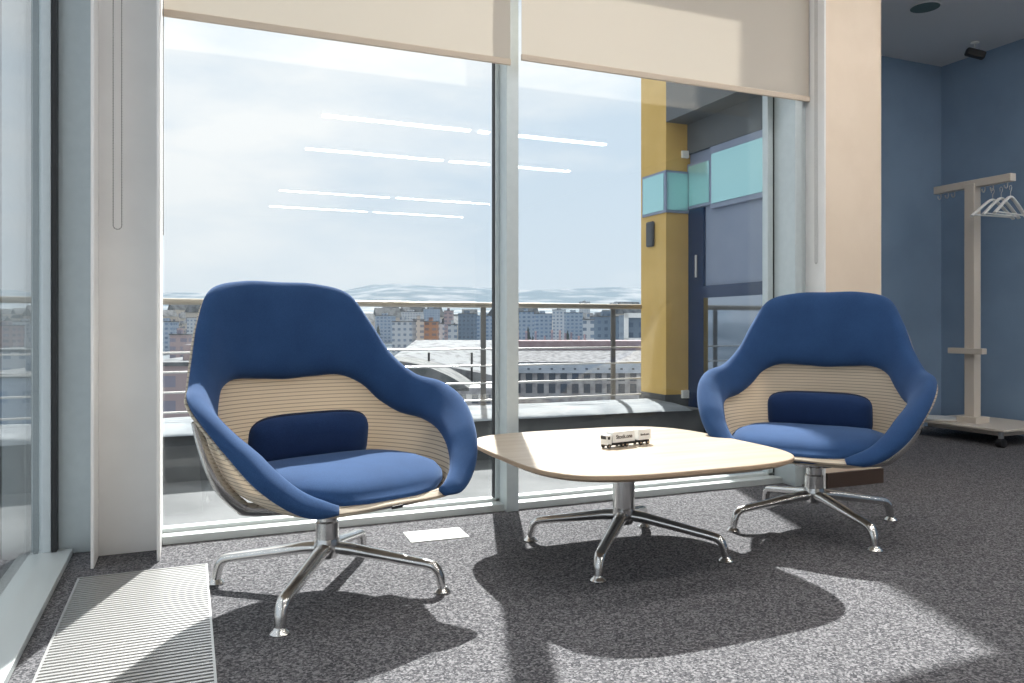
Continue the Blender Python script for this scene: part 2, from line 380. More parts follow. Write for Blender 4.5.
# white plate on the carpet
t = MB().box(-.112, -.073, 0, .112, .073, .004).build('floor_plate', M['plastic_white'], None, bevel=.0015)
t.location = (0.874, 2.833, .0); t.rotation_euler = (0, 0, R(-3)); tag(t, 'white rectangular plate lying on the carpet between the left chair and table', 'floor plate')

# ================================================================== four-star base shared by chairs and table
def star_base(t, ang0, htop, rc, reach, zhub=.132, zend=.080):
    MB().lathe([(rc, zhub - .02), (rc, htop - .055), (rc * .86, htop - .05), (rc * .86, htop)], 28).build('column', M['chrome'], t, smooth=True)
    MB().lathe([(.012, zhub - .042), (.030, zhub - .036), (.041, zhub - .012), (.040, zhub + .006), (rc + .002, zhub + .022)], 28).build('hub', M['chrome'], t, smooth=True)
    for k in range(4):
        a = ang0 + k * math.pi / 2; u = Vector((math.cos(a), math.sin(a), 0))
        def P(r_, z): return u * r_ + Vector((0, 0, z))
        pts = [P(.018, zhub - .006), P(.07, zhub - .010), P(.18, zhub - .010 - (zhub - zend - .010) * .42), P(reach - .045, zend + .004)]
        pts += [P(reach - .026, zend - .001), P(reach - .013, zend - .014), P(reach - .006, zend - .032), P(reach, .012)]
        rad = [.025, .0235, .0205, .0185, .0185, .0180, .0170, .0150]
        PP = []; RR = []
        for i in range(len(pts) - 1):
            for q in range(4): PP.append(pts[i].lerp(pts[i + 1], q / 4)); RR.append(rad[i] + (rad[i + 1] - rad[i]) * q / 4)
        PP.append(pts[-1]); RR.append(rad[-1])
        leg = MB().tube(PP, RR, 14, flat=.80).build('leg', M['chrome'], t, smooth=True, angle=50)
        c = u * (reach + .001)
        MB().lathe([(.025, 0), (.0255, .004), (.022, .009), (.0165, .013), (.014, .018)], 22, c).build('glide', M['chrome'], leg, smooth=True)

# ================================================================== lounge chair
CTRL = [  # rim R, inner edge of the blue band H, foot of the shell wall B  (right half, x >= 0)
    ((0, .372, .318), (0, .352, .326), (0, .28, .292)),
    ((.17, .357, .312), (.16, .338, .328), (.14, .27, .290)),
    ((.26, .328, .325), (.232, .300, .350), (.18, .23, .288)),
    ((.343, .278, .385), (.283, .248, .387), (.20, .17, .286)),
    ((.400, .208, .468), (.326, .175, .432), (.21, .10, .286)),
    ((.432, .120, .542), (.358, .088, .466), (.21, .03, .288)),
    ((.430, .020, .590), (.362, .000, .490), (.21, -.03, .290)),
    ((.390, -.085, .618), (.336, -.092, .507), (.21, -.08, .290)),
    ((.348, -.175, .690), (.302, -.172, .548), (.20, -.13, .290)),
    ((.305, -.245, .800), (.262, -.226, .602), (.17, -.18, .290)),
    ((.245, -.300, .898), (.196, -.264, .634), (.13, -.21, .290)),
    ((.130, -.330, .930), (.105, -.286, .634), (.07, -.23, .290)),
    ((0, -.336, .932), (0, -.294, .628), (0, -.235, .290))]
def build_chair(cx, cy, face, base_ang, label):
    """face = world direction the sitter looks at, angle from +X"""
    t = empty('swivel_lounge_chair', (cx, cy, 0), face - math.pi / 2, label=label, cat='chair', group='blue swivel lounge chairs')
    def full(k):
        right = [Vector(c[k]) for c in CTRL]
        left = [Vector((-p.x, p.y, p.z)) for p in right[1:-1]][::-1]
        return catmull(right + left, 8, closed=True)
    Rm, Hm, Bm = full(0), full(1), full(2); n = len(Rm)
    ctr = Vector((0, .03, .55))
    def wall(s, tt):           # tt: 0 rim .. 1 inner edge .. 2 foot .. 3 middle of the pan
        r_, h, b_ = Rm[s], Hm[s], Bm[s]
        if tt <= 1: return r_.lerp(h, tt)
        if tt <= 2:
            u = tt - 1; c = Vector((h.x * .62 + b_.x * .38, h.y * .80 + b_.y * .20, b_.z + (h.z - b_.z) * .22))
            d = b_ + (c - b_) * .35
            return (1 - u) ** 3 * h + 3 * (1 - u) ** 2 * u * h.lerp(c, .66) + 3 * (1 - u) * u * u * c + u ** 3 * b_
        return b_.lerp(Vector((0, 0.02, .278)), (tt - 2))
    # ---- knitted shell
    tts = [0, .25, .5, .75, 1] + [1 + i / 10 for i in range(1, 11)] + [2.2, 2.45, 2.7, .0]
    tts = tts[:-1]
    rings = [[wall(s, q) for s in range(n)] for q in tts]
    vs = [v for rr_ in rings for v in rr_]; fs = []
    for i in range(len(rings) - 1):
        for j in range(n):
            j2 = (j + 1) % n; fs.append((i * n + j, i * n + j2, (i + 1) * n + j2, (i + 1) * n + j))
    vs.append(Vector((0, .02, .278))); k = len(vs) - 1; o_ = (len(rings) - 1) * n
    for j in range(n): fs.append((o_ + j, o_ + (j + 1) % n, k))
    sh = MB().add(vs, fs).build('mesh_shell', M['mesh'], t, smooth=True, solid=.007, offset=0, angle=180)
    # ---- blue upholstered band: cap section along the rim, open at the seat front
    s0 = 8; s1 = n - s0
    rings = []
    m_ = 28
    q_ = n // 2; mid = (Rm[q_] + Hm[q_]) / 2
    SG = 1 if (Rm[q_ + 1] - Rm[q_ - 1]).cross(Rm[q_] - Hm[q_]).dot(ctr - mid) > 0 else -1
    for s in range(s0, s1 + 1):
        r_, h = Rm[s], Hm[s]
        ds = (Rm[(s + 1) % n] - Rm[s - 1]).normalized() + (Hm[(s + 1) % n] - Hm[s - 1]).normalized()
        w_ = (r_ - h); wl = w_.length; wd = w_.normalized()
        nn = ds.cross(wd).normalized(); mid = (r_ + h) / 2
        nn = nn * SG
        e = min(1.0, (s - s0) / 5.0 + .12, (s1 - s) / 5.0 + .12); e = math.sin(e * math.pi / 2)
        hw = wl / 2 + .010
        k_ = min(s, n - s) / 30.0; thick = (.036 + .004 * min(1, wl / .25)) * (.30 + .70 * min(1, k_) ** 1.3)
        ring = []
        for j in range(m_):
            a = 2 * math.pi * j / m_; ca, sa = math.cos(a), math.sin(a)
            ex = .78 - .22 * min(1, max(0, (wl - .10) / .12))
            x = math.copysign(abs(ca) ** ex, ca) * hw * (0.55 + .45 * e)
            y = math.copysign(abs(sa) ** .8, sa)
            y = y * thick * e if y > 0 else y * (.010)
            ring.append(mid + wd * (x + .004) + nn * (y + .0125))
        rings.append(ring)
    MB().loops(rings).build('upholstered_band', M['blue'], t, smooth=True, angle=180)
    # ---- seat cushion
    rings = []
    ns = 72
    def outline(a, k):
        ca, sa = math.cos(a), math.sin(a)
        x = math.copysign(abs(ca) ** .62, ca); y = math.copysign(abs(sa) ** .72, sa)
        ww = .286 + .022 * y - (.0 if y < 0 else .045 * y ** 3)
        return Vector((x * ww * k, .065 + y * .268 * k, 0))
    prof = [(.20, .288), (.70, .289), (.90, .292), (.97, .302), (1.0, .325), (1.0, .343), (.975, .361), (.92, .377), (.80, .389), (.6, .395), (.35, .397), (.1, .397)]
    for kk, z in prof:
        ring = []
        for j in range(ns):
            a = 2 * math.pi * j / ns; p = outline(a, kk); low = max(0, (.352 - z) / .064); p.x *= 1 - .22 * low / (kk + .0); p.y = (p.y - .065) * (1 + (.10 if p.y > .065 else -.15) * low * (1.0 if kk > .85 else 0)) + .075
            top = max(0, (z - .325) / .072)
            front = max(0, (p.y - .1) / .25); back = max(0, (-p.y + .05) / .3)
            p.z = z + top * (.012 - .022 * front ** 2 - .012 * back + .010 * (abs(p.x) / .28) ** 2 - .006)
            if z < .34: p.z += .012 * front
            ring.append(p)
        rings.append(ring)
    MB().loops(rings).build('seat_cushion', M['blue'], t, smooth=True, angle=180)
    # ---- lumbar pillow with piping
    pc = Vector((0, -.118, .442)); lean = Matrix.Rotation(R(-9), 4, 'X')
    def rr(a, hx, hz, ex=.42):
        ca, sa = math.cos(a), math.sin(a)
        return math.copysign(abs(ca) ** ex, ca) * hx, math.copysign(abs(sa) ** ex, sa) * hz
    rings = []
    for kk, yy in [(.3, -.040), (.7, -.036), (.92, -.024), (1, -.006), (1, .006), (.93, .026), (.72, .039), (.35, .045)]:
        ring = []
        for j in range(56):
            x, z = rr(2 * math.pi * j / 56, .203 - .045 * (1 - kk), .084 * kk)
            y = yy - .22 * x * x * -1 * 1.6
            ring.append(pc + lean @ Vector((x * (kk if kk < .9 else 1) if False else x * (0.55 + .45 * kk), y, z)))
        rings.append(ring)
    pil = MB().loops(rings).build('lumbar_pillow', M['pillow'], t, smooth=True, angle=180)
    pts = []
    for j in range(72):
        x, z = rr(2 * math.pi * j / 72, .199, .085); pts.append(pc + lean @ Vector((x, .352 * x * x, z)))
    MB().tube(pts, .0045, 8, closed=True).build('piping', M['piping'], pil, smooth=True)
    # ---- tubular aluminium arm frames under the shell
    for sg in (1, -1):
        pts = []
        for q in (.35, .75, 1.05, 1.2, 1.4, 1.6, 1.8, 1.95):
            p = wall(46, q).copy(); o_ = Vector((1, 0, -.35 if q < 1.7 else -1.2)).normalized(); p += o_ * (.026 if q > 1 else .018 if q > .5 else .004); p.x *= sg; pts.append(p)
        pts = catmull(pts + [Vector((sg * .12, .015, .266)), Vector((0, .012, .264))], 5)
        nn_ = len(pts)
        MB().tube(pts, [.010 + .010 * math.sin(min(1, i / nn_ * 1.6) * math.pi / 2) for i in range(nn_)], 14, flat=.62, up=(0, 1, 0)).build('arm_frame', M['chrome'], t, smooth=True, angle=60)
    MB().lathe([(.075, .245), (.082, .252), (.082, .268), (.06, .274)], 28, (0, .01, 0)).build('seat_plate', M['chrome'], t, smooth=True)
    MB().box(-.018, .3725, .308, .018, .378, .317).build('buckle', M['plastic_black'], t, bevel=.002)
    if label.startswith('right'):
        MB().tube([(.05, .06, .262), (.16, .12, .262), (.20, .14, .264)], .006, 10).box(.18, .125, .258, .235, .160, .268).build('height_lever', M['plastic_black'], t, smooth=True)
    star_base(t, base_ang - (face - math.pi / 2), .258, .035, .356)
    return t
build_chair(.392, 2.392, math.atan2(-.947, .318) + R(1.5), R(-29), 'left blue lounge chair with mesh back nearest the white column')
build_chair(2.312, 2.383, math.atan2(-.643, -.766) - R(4), R(-9.5), 'right blue lounge chair in front of the cream pier')

# ================================================================== coffee table
TZ = .372
t = empty('coffee_table', (1.43, 2.38, 0), 0, label='low square coffee table with pale oak top between the chairs', cat='table')
def sq(h, n_=4.0, k=96):
    o = []
    for i in range(k):
        a = 2 * math.pi * i / k; c, s = math.cos(a), math.sin(a); r_ = (abs(c) ** n_ + abs(s) ** n_) ** (-1 / n_) * h; o.append((r_ * c, r_ * s))
    return o
MB().loops([[Vector((x, y, z)) for x, y in sq(h)] for h, z in ((.478, TZ - .0012), (.4765, TZ), (.30, TZ), (.05, TZ))]).build('table_top', M['oak'], t)
MB().loops([[Vector((x, y, z)) for x, y in sq(h)] for h, z in ((.455, TZ - .024), (.462, TZ - .023), (.480, TZ - .013), (.4805, TZ - .0035), (.479, TZ - .0012))]).build('edge_band', M['oak_edge'], t, smooth=True)
MB().loops([[Vector((x, y, z)) for x, y in sq(h, 3)] for h, z in ((.10, TZ - .052), (.30, TZ - .038), (.36, TZ - .025), (.36, TZ - .022))]).build('support_plate', mat('grey_underside', (.25, .26, .26), .5), t, smooth=True)
star_base(t, R(-44), TZ - .04, .039, .352, .135, .078)

# toy lorry with trailer
TX, TY = 1.50, 2.385
ta = math.atan2(.041, .207)
t = empty('toy_lorry', (1.445, 2.389, TZ), ta, label='small white toy lorry with trailer standing on the coffee table', cat='toy')
def wheels(parent, xs, r_=.0075, yh=.0155):
    for x in xs:
        for s in (-1, 1):
            w_ = MB().lathe([(r_ * .5, -.003), (r_, -.0028), (r_, .0028), (r_ * .5, .003)], 16, (x, s * yh, r_), Matrix.Rotation(R(90), 4, 'X')).build('wheel', M['plastic_black'], parent, smooth=True)
            MB().lathe([(r_ * .45, -.0034), (r_ * .45, .0034)], 12, (x, s * yh, r_), Matrix.Rotation(R(90), 4, 'X')).build('rim', mat('toy_rim', (.5, .4, .3), .3, .8), w_)
MB().box(-.106, -.0165, .012, -.080, .0165, .047).build('cab', M['plastic_white'], t, bevel=.003)
MB().box(-.1068, -.014, .032, -.105, .014, .043).box(-.1, -.0172, .031, -.090, .0172, .041).build('cab_glass', M['plastic_black'], t)
MB().box(-.077, -.0185, .018, .026, .0185, .056).build('cargo_box', M['plastic_white'], t, bevel=.001)
MB().box(-.1, -.012, .008, .03, .012, .016).build('chassis', M['plastic_black'], t)
MB().box(.028, -.003, .010, .052, .003, .013).build('drawbar', M['plastic_black'], t)
MB().box(.044, -.0185, .018, .104, .0185, .056).build('trailer_box', M['plastic_white'], t, bevel=.001)
MB().box(.046, -.012, .008, .102, .012, .016).build('trailer_chassis', M['plastic_black'], t)
wheels(t, [-.094, -.030, -.012, .056, .090])
def text(s, size, M_, m, parent, name='lettering', ext=.0004, bold=0):
    cu = bpy.data.curves.new(name, 'FONT'); cu.body = s; cu.size = size; cu.align_x = 'CENTER'; cu.align_y = 'CENTER'; cu.extrude = ext; cu.offset = bold
    tmp = bpy.data.objects.new(name, cu); me = bpy.data.meshes.new_from_object(tmp); bpy.data.objects.remove(tmp); bpy.data.curves.remove(cu)
    o = bpy.data.objects.new(name, me); C.objects.link(o); me.materials.clear(); me.materials.append(m); o.parent = parent
    o.matrix_local = M_; return o
FX = Matrix.Rotation(R(90), 4, 'X')
ink = mat('dark_brown_ink', (.05, .035, .03), .6)
text('Stock.one', .019, Matrix.Translation((-.025, -.0188, .037)) @ FX, ink, t, bold=.0004)
text('Stock.one', .0105, Matrix.Translation((.074, -.0188, .037)) @ FX, ink, t, bold=.0003)

# ================================================================== coat rack corner
t = empty('coat_rack', (5.1, 3.76, 0), 0, label='cream mobile coat rack with T-shaped top in the blue corner', cat='coat rack')
MB().box(-.035, -.035, .115, .035, .04, 1.80).build('post', M['rack'], t, bevel=.004)
MB().box(-.028, -.29, 1.772, .028, .29, 1.825).build('top_bar', M['rack'], t, bevel=.004)
MB().box(-.085, -.13, .605, -.036, .13, .645).build('side_shelf', M['rack'], t, bevel=.003)
MB().box(-.07, -.075, .122, .07, .075, .165).build('post_foot', M['rack'], t, bevel=.004)
MB().box(-.2, -.36, .105, .42, .36, .122).build('platform', M['rack'], t, bevel=.004)
MB().box(-.10, -.28, .065, -.07, .28, .105).box(.31, -.28, .065, .34, .28, .105).box(-.07, -.28, .065, .31, -.25, .105).build('platform_frame', M['rack'], t, bevel=.002)
for x in (-.165, .38):
    for y in (-.32, .32):
        c = MB().box(x - .012, y - .012, .05, x + .012, y + .012, .105).build('caster', M['steel2'], t)
        MB().lathe([(.015, -.022), (.030, -.020), (.030, .020), (.015, .022)], 18, (x, y, .030), Matrix.Rotation(R(90), 4, 'X')).build('wheel', M['plastic_black'], c, smooth=True)
for y in (-.25, -.09, -.15, .14, .19, .25):
    pts = catmull([(0, y, 1.775), (0, y, 1.745), (-.012, y, 1.728), (-.028, y, 1.735), (-.032, y, 1.75)], 5)
    MB().tube(pts, .004, 8).build('hook', M['steel2'], t, smooth=True)
def hanger(x, y, rz, label):
    h = empty('coat_hanger', (x, y, 1.728), rz, label=label, cat='hanger', group='white hangers on the coat rack')
    MB().tube(catmull([(-.012, 0, -.018), (-.014, 0, .004), (0, 0, .014), (.014, 0, .004), (.010, 0, -.016), (0, 0, -.03), (0, 0, -.07)], 6), .0025, 8).build('hook', M['steel2'], h, smooth=True)
    pts = catmull([(-.20, 0, -.185), (-.17, 0, -.165), (-.06, 0, -.09), (0, 0, -.065), (.06, 0, -.09), (.17, 0, -.165), (.20, 0, -.185)], 6)
    MB().tube(pts, .013, 10, flat=.7).build('shoulders', M['plastic_white'], h, smooth=True)
    MB().tube([(-.18, 0, -.175), (.18, 0, -.175)], .006, 8).build('trouser_bar', M['plastic_white'], h, smooth=True)
hanger(5.08, 3.475, R(8), 'white coat hanger nearest the camera on the coat rack')
hanger(5.08, 3.60, R(-2), 'white coat hanger closest to the rack post')
hanger(5.08, 3.54, R(4), 'white coat hanger between the other two on the rack')
t = MB().lathe([(.13, 0), (.145, .006), (.148, .014), (.140, .014), (.128, .006), (.02, .004)], 40).build('tray', M['plastic_white'], None, smooth=True)
t.location = (5.03, 3.975, .1225); tag(t, 'shallow round white tray on the coat rack platform', 'tray')
# ceiling fittings
t = empty('ceiling_speaker', (4.452, 3.616, HC), label='round grey ceiling speaker above the alcove', cat='ceiling speaker')
MB().lathe([(.088, -.001), (.088, -.005), (.08, -.006), (.02, -.006)], 36).build('cover', mat('grey_green_cover', (.13, .19, .18), .7), t, smooth=True)
MB().lathe([(.098, -.0005), (.098, -.004), (.089, -.006), (.0885, -.001)], 36).build('ring', M['ceil'], t, smooth=True)
t = empty('security_camera', (5.34, 3.92, HC), label='small black camera hanging from a ceiling bracket in the blue corner', cat='camera')
MB().lathe([(.028, -.001), (.028, -.012), (.012, -.018)], 20).tube([(0, 0, -.015), (0, 0, -.06)], .006, 8).tube([(.0, 0, -.06), (.05, -.03, -.075)], .006, 8).build('bracket', M['plastic_white'], t, smooth=True)
Mr = Matrix.Translation((-.0, -.0, -.085)) @ Matrix.Rotation(R(-36), 4, 'Z') @ Matrix.Rotation(R(20), 4, 'Y')
MB().box(-.065, -.028, -.028, .07, .028, .028, Mr).build('housing', M['plastic_black'], t, bevel=.014, seg=3)

# ================================================================== OUTSIDE: terrace
M['terrace'] = noise_mat('terrace_slab', (0.085, 0.09, 0.095), (0.15, 0.155, 0.16), 2.2, 0.85, 0.35, 0.65)
M['concrete'] = noise_mat('dark_concrete', (0.06, 0.065, 0.07), (0.12, 0.125, 0.13), 3, 0.9)
M['snow'] = noise_mat('snow', (0.19, 0.21, 0.23), (0.28, 0.30, 0.32), 4, 0.9, bump=.6, bdist=.02)
M['yellow'] = noise_mat('yellow_render', (0.62, 0.40, 0.12), (0.68, 0.45, 0.15), 3, 0.85)
M['lav'] = noise_mat('lavender_panel', (0.22, 0.26, 0.36), (0.25, 0.29, 0.39), 2, 0.5)
M['hdr'] = mat('dark_grey_header', (0.10, 0.11, 0.12), 0.6)
M['navy'] = mat('navy_panel', (0.012, 0.03, 0.085), 0.25)
M['teal'] = mat('turquoise_glass_panel', (0.38, 0.68, 0.70), 0.08, 0.0, 1.0, Metallic=0.35)
M['darkglass'] = mat('dark_mirror_glass', (0.30, 0.34, 0.40), 0.05, 1.0)
struct('terrace_floor', MB().box(-8, 3.2, -.2, 3.3, 5.2, -.02), M['terrace'], label='grey terrace slab outside the window')
struct('parapet_wall', MB().box(-8, 4.42, -.02, 3.3, 5.12, .225), M['concrete'], label='low dark parapet along the terrace edge')
random.seed(3)
rows = []
from mathutils import noise
def bank(x, v):  # v 0..1 across
    e = math.sin(math.pi * min(1, max(0, v)))
    return .2265 + .040 * e ** .45 + .012 * noise.noise(Vector((x * 3, v * 3, 1)))
for i in range(160):
    x = -8 + 11.15 * i / 159
    fr = 4.37 + .05 * noise.noise(Vector((x * 1.7, 0, 5)))
    rows.append([Vector((x, fr + (5.1 - fr) * j / 10, bank(x, j / 10) if 0 < j < 10 else .2265)) for j in range(11)])
s_ = MB().grid(rows).build('snow', M['snow'], None, smooth=True, angle=180); tag(s_, 'layer of old snow lying on the parapet', 'snow', kind='stuff')
# railing
M['post'] = mat('grey_railing_post', (0.20, 0.19, 0.18), 0.45, 0.5)
t = empty('terrace_railing', (0, 5.0, 0), label='metal terrace railing with round handrail and four thin rails', cat='railing')
MB().tube([(-6, 0, .945), (3.155, 0, .945)], .019, 14).build('handrail', M['steel'], t, smooth=True)
for z in (.641, .525, .405, .286):
    MB().tube([(-6, 0, z), (3.155, 0, z)], .0065, 8).build('rail', M['steel2'], t, smooth=True)
x = 2.921
while x > -5.6:
    MB().box(x - .019, .008, .2, x + .019, .02, .93).build('post', M['post'], t, bevel=.002); x -= 1.033
# annexe
t = empty('annex_building', (3.2, 4.6, 0), label='yellow and lavender annexe with high strip windows beside the terrace', cat='building')
X0, Y0 = 3.2, 4.6
def ab(x0, y0, z0, x1, y1, z1): return MB().box(x0 - X0, y0 - Y0, z0, x1 - X0, y1 - Y0, z1)
ab(3.2, 4.735, .30, 3.7, 5.07, 5.2).build('yellow_column', M['yellow'], t)
ab(3.19, 4.735, -.2, 3.7, 5.08, .30).build('plinth', M['concrete'], t)
ab(3.41, 3.32, -.2, 3.555, 4.735, 5.2).build('wall', M['lav'], t)
ab(3.20, 3.4, 2.28, 3.41, 4.735, 5.2).build('canopy_beam', M['hdr'], t)
ab(3.385, 3.4, 2.06, 3.41, 4.735, 2.28).build('header_panel', M['hdr'], t)
wn = ab(3.385, 4.46, 1.655, 3.409, 4.735, 1.985).build('strip_window', M['lav'], t)
ab(3.380, 4.475, 1.675, 3.388, 4.715, 1.965).build('pane', M['teal'], wn)
wn = ab(3.188, 4.722, 1.625, 3.39, 4.734, 1.93).box(3.188 - X0, 4.734 - Y0, 1.625, 3.199 - X0, 5.035 - Y0, 1.93).build('corner_window', M['lav'], t)
ab(3.184, 4.745, 1.643, 3.189, 5.02, 1.912).build('pane', M['teal'], wn)
ab(3.20, 4.716, 1.643, 3.375, 4.723, 1.912).build('pane', M['teal'], wn)
wn = ab(3.375, 3.5, 1.62, 3.409, 4.455, 2.055).build('strip_window', M['lav'], t, bevel=.004)
ab(3.368, 3.6, 1.655, 3.378, 4.43, 2.0).build('pane', M['teal'], wn)
ab(3.39, 4.55, 0, 3.409, 4.73, 1.65).build('side_panel', M['navy'], t)
dr = ab(3.385, 3.5, 0.0, 3.409, 4.54, 1.0).build('glazed_door', M['darkglass'], t)
ab(3.378, 3.5, 1.0, 3.409, 4.54, 1.085).build('door_rail', M['navy'], t)
MB().tube([(3.37 - X0, 4.61 - Y0, 1.15), (3.37 - X0, 4.61 - Y0, 1.31)], .008, 8).build('door_handle', M['steel2'], t, smooth=True)
ab(3.33, 4.715, 2.03, 3.39, 4.755, 2.085).build('sensor_box', M['plastic_white'], t, bevel=.005)
ab(3.33, 4.715, 0.27, 3.39, 4.755, .33).build('clamp', M['plastic_white'], t, bevel=.005)
t = MB().box(-.03, -.045, -.095, .0, .045, .095).build('wall_lamp', mat('dark_lamp_shell', (.06, .06, .065), .5), None, bevel=.025, seg=4)
t.location = (3.2, 4.92, 1.485); tag(t, 'small dark oval lamp on the yellow annexe column', 'wall lamp')

# ================================================================== OUTSIDE: city and hills
SN, CS = math.sin(YAW), math.cos(YAW)
def at(px, py, d):            # a point d metres in front of the viewpoint
    l_ = (px - 512) / 772 * d
    return Vector((d * SN + l_ * CS, d * CS - l_ * SN, .8 + (326 - py) / 772 * d))
M['hill'] = noise_mat('hazy_snowy_forest_hill', (0.165, 0.205, 0.24), (0.30, 0.32, 0.345), .0045, 1.0, .47, .66, detail=10, stretch=(1, .6, 6), spec=0)  # pale blue haze put into the forest and snow colours
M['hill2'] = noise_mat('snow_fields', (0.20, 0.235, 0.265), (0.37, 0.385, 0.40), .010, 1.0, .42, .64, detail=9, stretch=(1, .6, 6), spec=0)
M['ground'] = noise_mat('snowy_town_ground', (0.07, 0.09, 0.11), (0.26, 0.28, 0.30), .03, 1.0, .40, .62, detail=8, spec=0)
M['roofsnow'] = noise_mat('snowy_roof', (0.08, 0.09, 0.10), (0.20, 0.21, 0.22), .35, 0.95, .35, .55, detail=7)
def ridge(name, d0, d1, base, prof, m, label, amp):
    rows = []
    for i in range(14):
        v = i / 13; d = d0 + (d1 - d0) * v; row = []
        for j in range(140):
            px = -900 + 2900 * j / 139
            p = at(px, 326, d); h = prof(px) 
            z = base + (h - base) * math.sin(v * math.pi / 2) ** 1.1 + amp * noise.noise(Vector((p.x * .0016, p.y * .0016, 2))) * v
            row.append(Vector((p.x, p.y, z)))
        rows.append(row)
    o = MB().grid(rows).build(name, m, None, smooth=True, angle=180); tag(o, label, kind='structure'); return o
def pf(base, bumps):
    return lambda px: base + sum(h * math.exp(-((px - c) / w_) ** 2) for c, w_, h in bumps)
struct('city_ground', MB().grid([[Vector((x, y, -24 + max(0, y - 250) * .022)) for x in (-1500, -500, 0, 500, 1500, 3000)] for y in (-50, 60, 250, 900, 1800)]), M['ground'], label='snowy ground of the town below')
ridge('far_hills', 4200, 7000, 10, pf(265, [(395, 45, 95), (470, 60, 50), (590, 90, 70), (300, 60, 30), (20, 120, 30), (760, 60, 60)]), M['hill'], 'distant wooded hills tinted with blue haze', 60)
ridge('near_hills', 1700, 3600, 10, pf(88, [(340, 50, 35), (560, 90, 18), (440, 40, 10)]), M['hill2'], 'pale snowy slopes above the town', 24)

def facade(name, col, win, sx, sz, hb=0.6):
    m = mat(name, col, .85); n, l, b = nodes(m)
    t = n.new('ShaderNodeTexCoord'); s_ = n.new('ShaderNodeSeparateXYZ'); l.new(t.outputs['Object'], s_.inputs[0])
    ad = n.new('ShaderNodeMath'); ad.operation = 'ADD'; l.new(s_.outputs['X'], ad.inputs[0]); l.new(s_.outputs['Y'], ad.inputs[1])
    cb = n.new('ShaderNodeCombineXYZ'); l.new(ad.outputs[0], cb.inputs[0]); l.new(s_.outputs['Z'], cb.inputs[1])
    br = n.new('ShaderNodeTexBrick'); br.offset = 0; br.inputs['Color1'].default_value = (*win, 1); br.inputs['Color2'].default_value = (*[c * 1.5 for c in win], 1)
    br.inputs['Mortar'].default_value = (*col, 1); br.inputs['Brick Width'].default_value = sx; br.inputs['Row Height'].default_value = sz
    br.inputs['Mortar Size'].default_value = sz * .27; br.inputs['Scale'].default_value = 1; br.inputs['Mortar Smooth'].default_value = 0
    l.new(cb.outputs[0], br.inputs['Vector'])
    ge = n.new('ShaderNodeNewGeometry'); s2 = n.new('ShaderNodeSeparateXYZ'); l.new(ge.outputs['Normal'], s2.inputs[0])
    gt = n.new('ShaderNodeMath'); gt.operation = 'GREATER_THAN'; gt.inputs[1].default_value = .5; l.new(s2.outputs['Z'], gt.inputs[0])
    mx = n.new('ShaderNodeMixRGB'); l.new(gt.outputs[0], mx.inputs[0]); l.new(br.outputs[0], mx.inputs[1]); mx.inputs[2].default_value = (.2, .21, .22, 1)
    l.new(mx.outputs[0], b.inputs['Base Color']); return m
FM = [facade('pale_flats', (.50, .52, .55), (.16, .20, .26), 3.2, 3.0), facade('cream_flats', (.52, .47, .42), (.17, .18, .21), 4, 3.2),
      facade('blue_grey_flats', (.34, .40, .48), (.14, .19, .27), 3.5, 3.0), facade('orange_flats', (.46, .24, .15), (.20, .15, .15), 4, 3),
      facade('dark_flats', (.17, .22, .28), (.09, .12, .17), 3, 3), facade('pinkish_flats', (.42, .33, .33), (.20, .19, .23), 5, 3.2)]
FN = ['pale grey', 'cream', 'blue grey', 'orange brown', 'dark slate', 'pinkish']
def city_block(px0, px1, yt, yb, d, k, label, name='apartment_block', roof=None, depth=None, group='far buildings of the town'):
    a, c = at(px0, yb, d), at(px1, yb, d); wd = (c - a).length; mid = (a + c) / 2; zt = at(px0, yt, d).z
    zb = min(a.z, -24 + max(0, mid.y - 250) * .022)
    dp = depth or min(wd, 18)
    o = MB().box(-wd / 2, 0, 0, wd / 2, dp, zt - zb).build(name, FM[k]); o.location = (mid.x, mid.y, zb); o.rotation_euler = (0, 0, -YAW + (random.random() - .5) * .3)
    e = empty(name, o.location, o.rotation_euler.z, label=label, cat='building', group=group)
    o.location = (0, 0, 0); o.rotation_euler = (0, 0, 0); o.parent = e; o.name = 'body'
    H_ = zt - zb; q = wd * .18
    MB().box(-wd / 2 - .3, -.3, H_, wd / 2 + .3, dp + .3, H_ + .5).build('roof', M['roofsnow'], e)
    MB().box(-q, dp * .3, H_ + .5, q * .6, dp * .7, H_ + 2.6).build('roof_hut', FM[k], e)
    return e
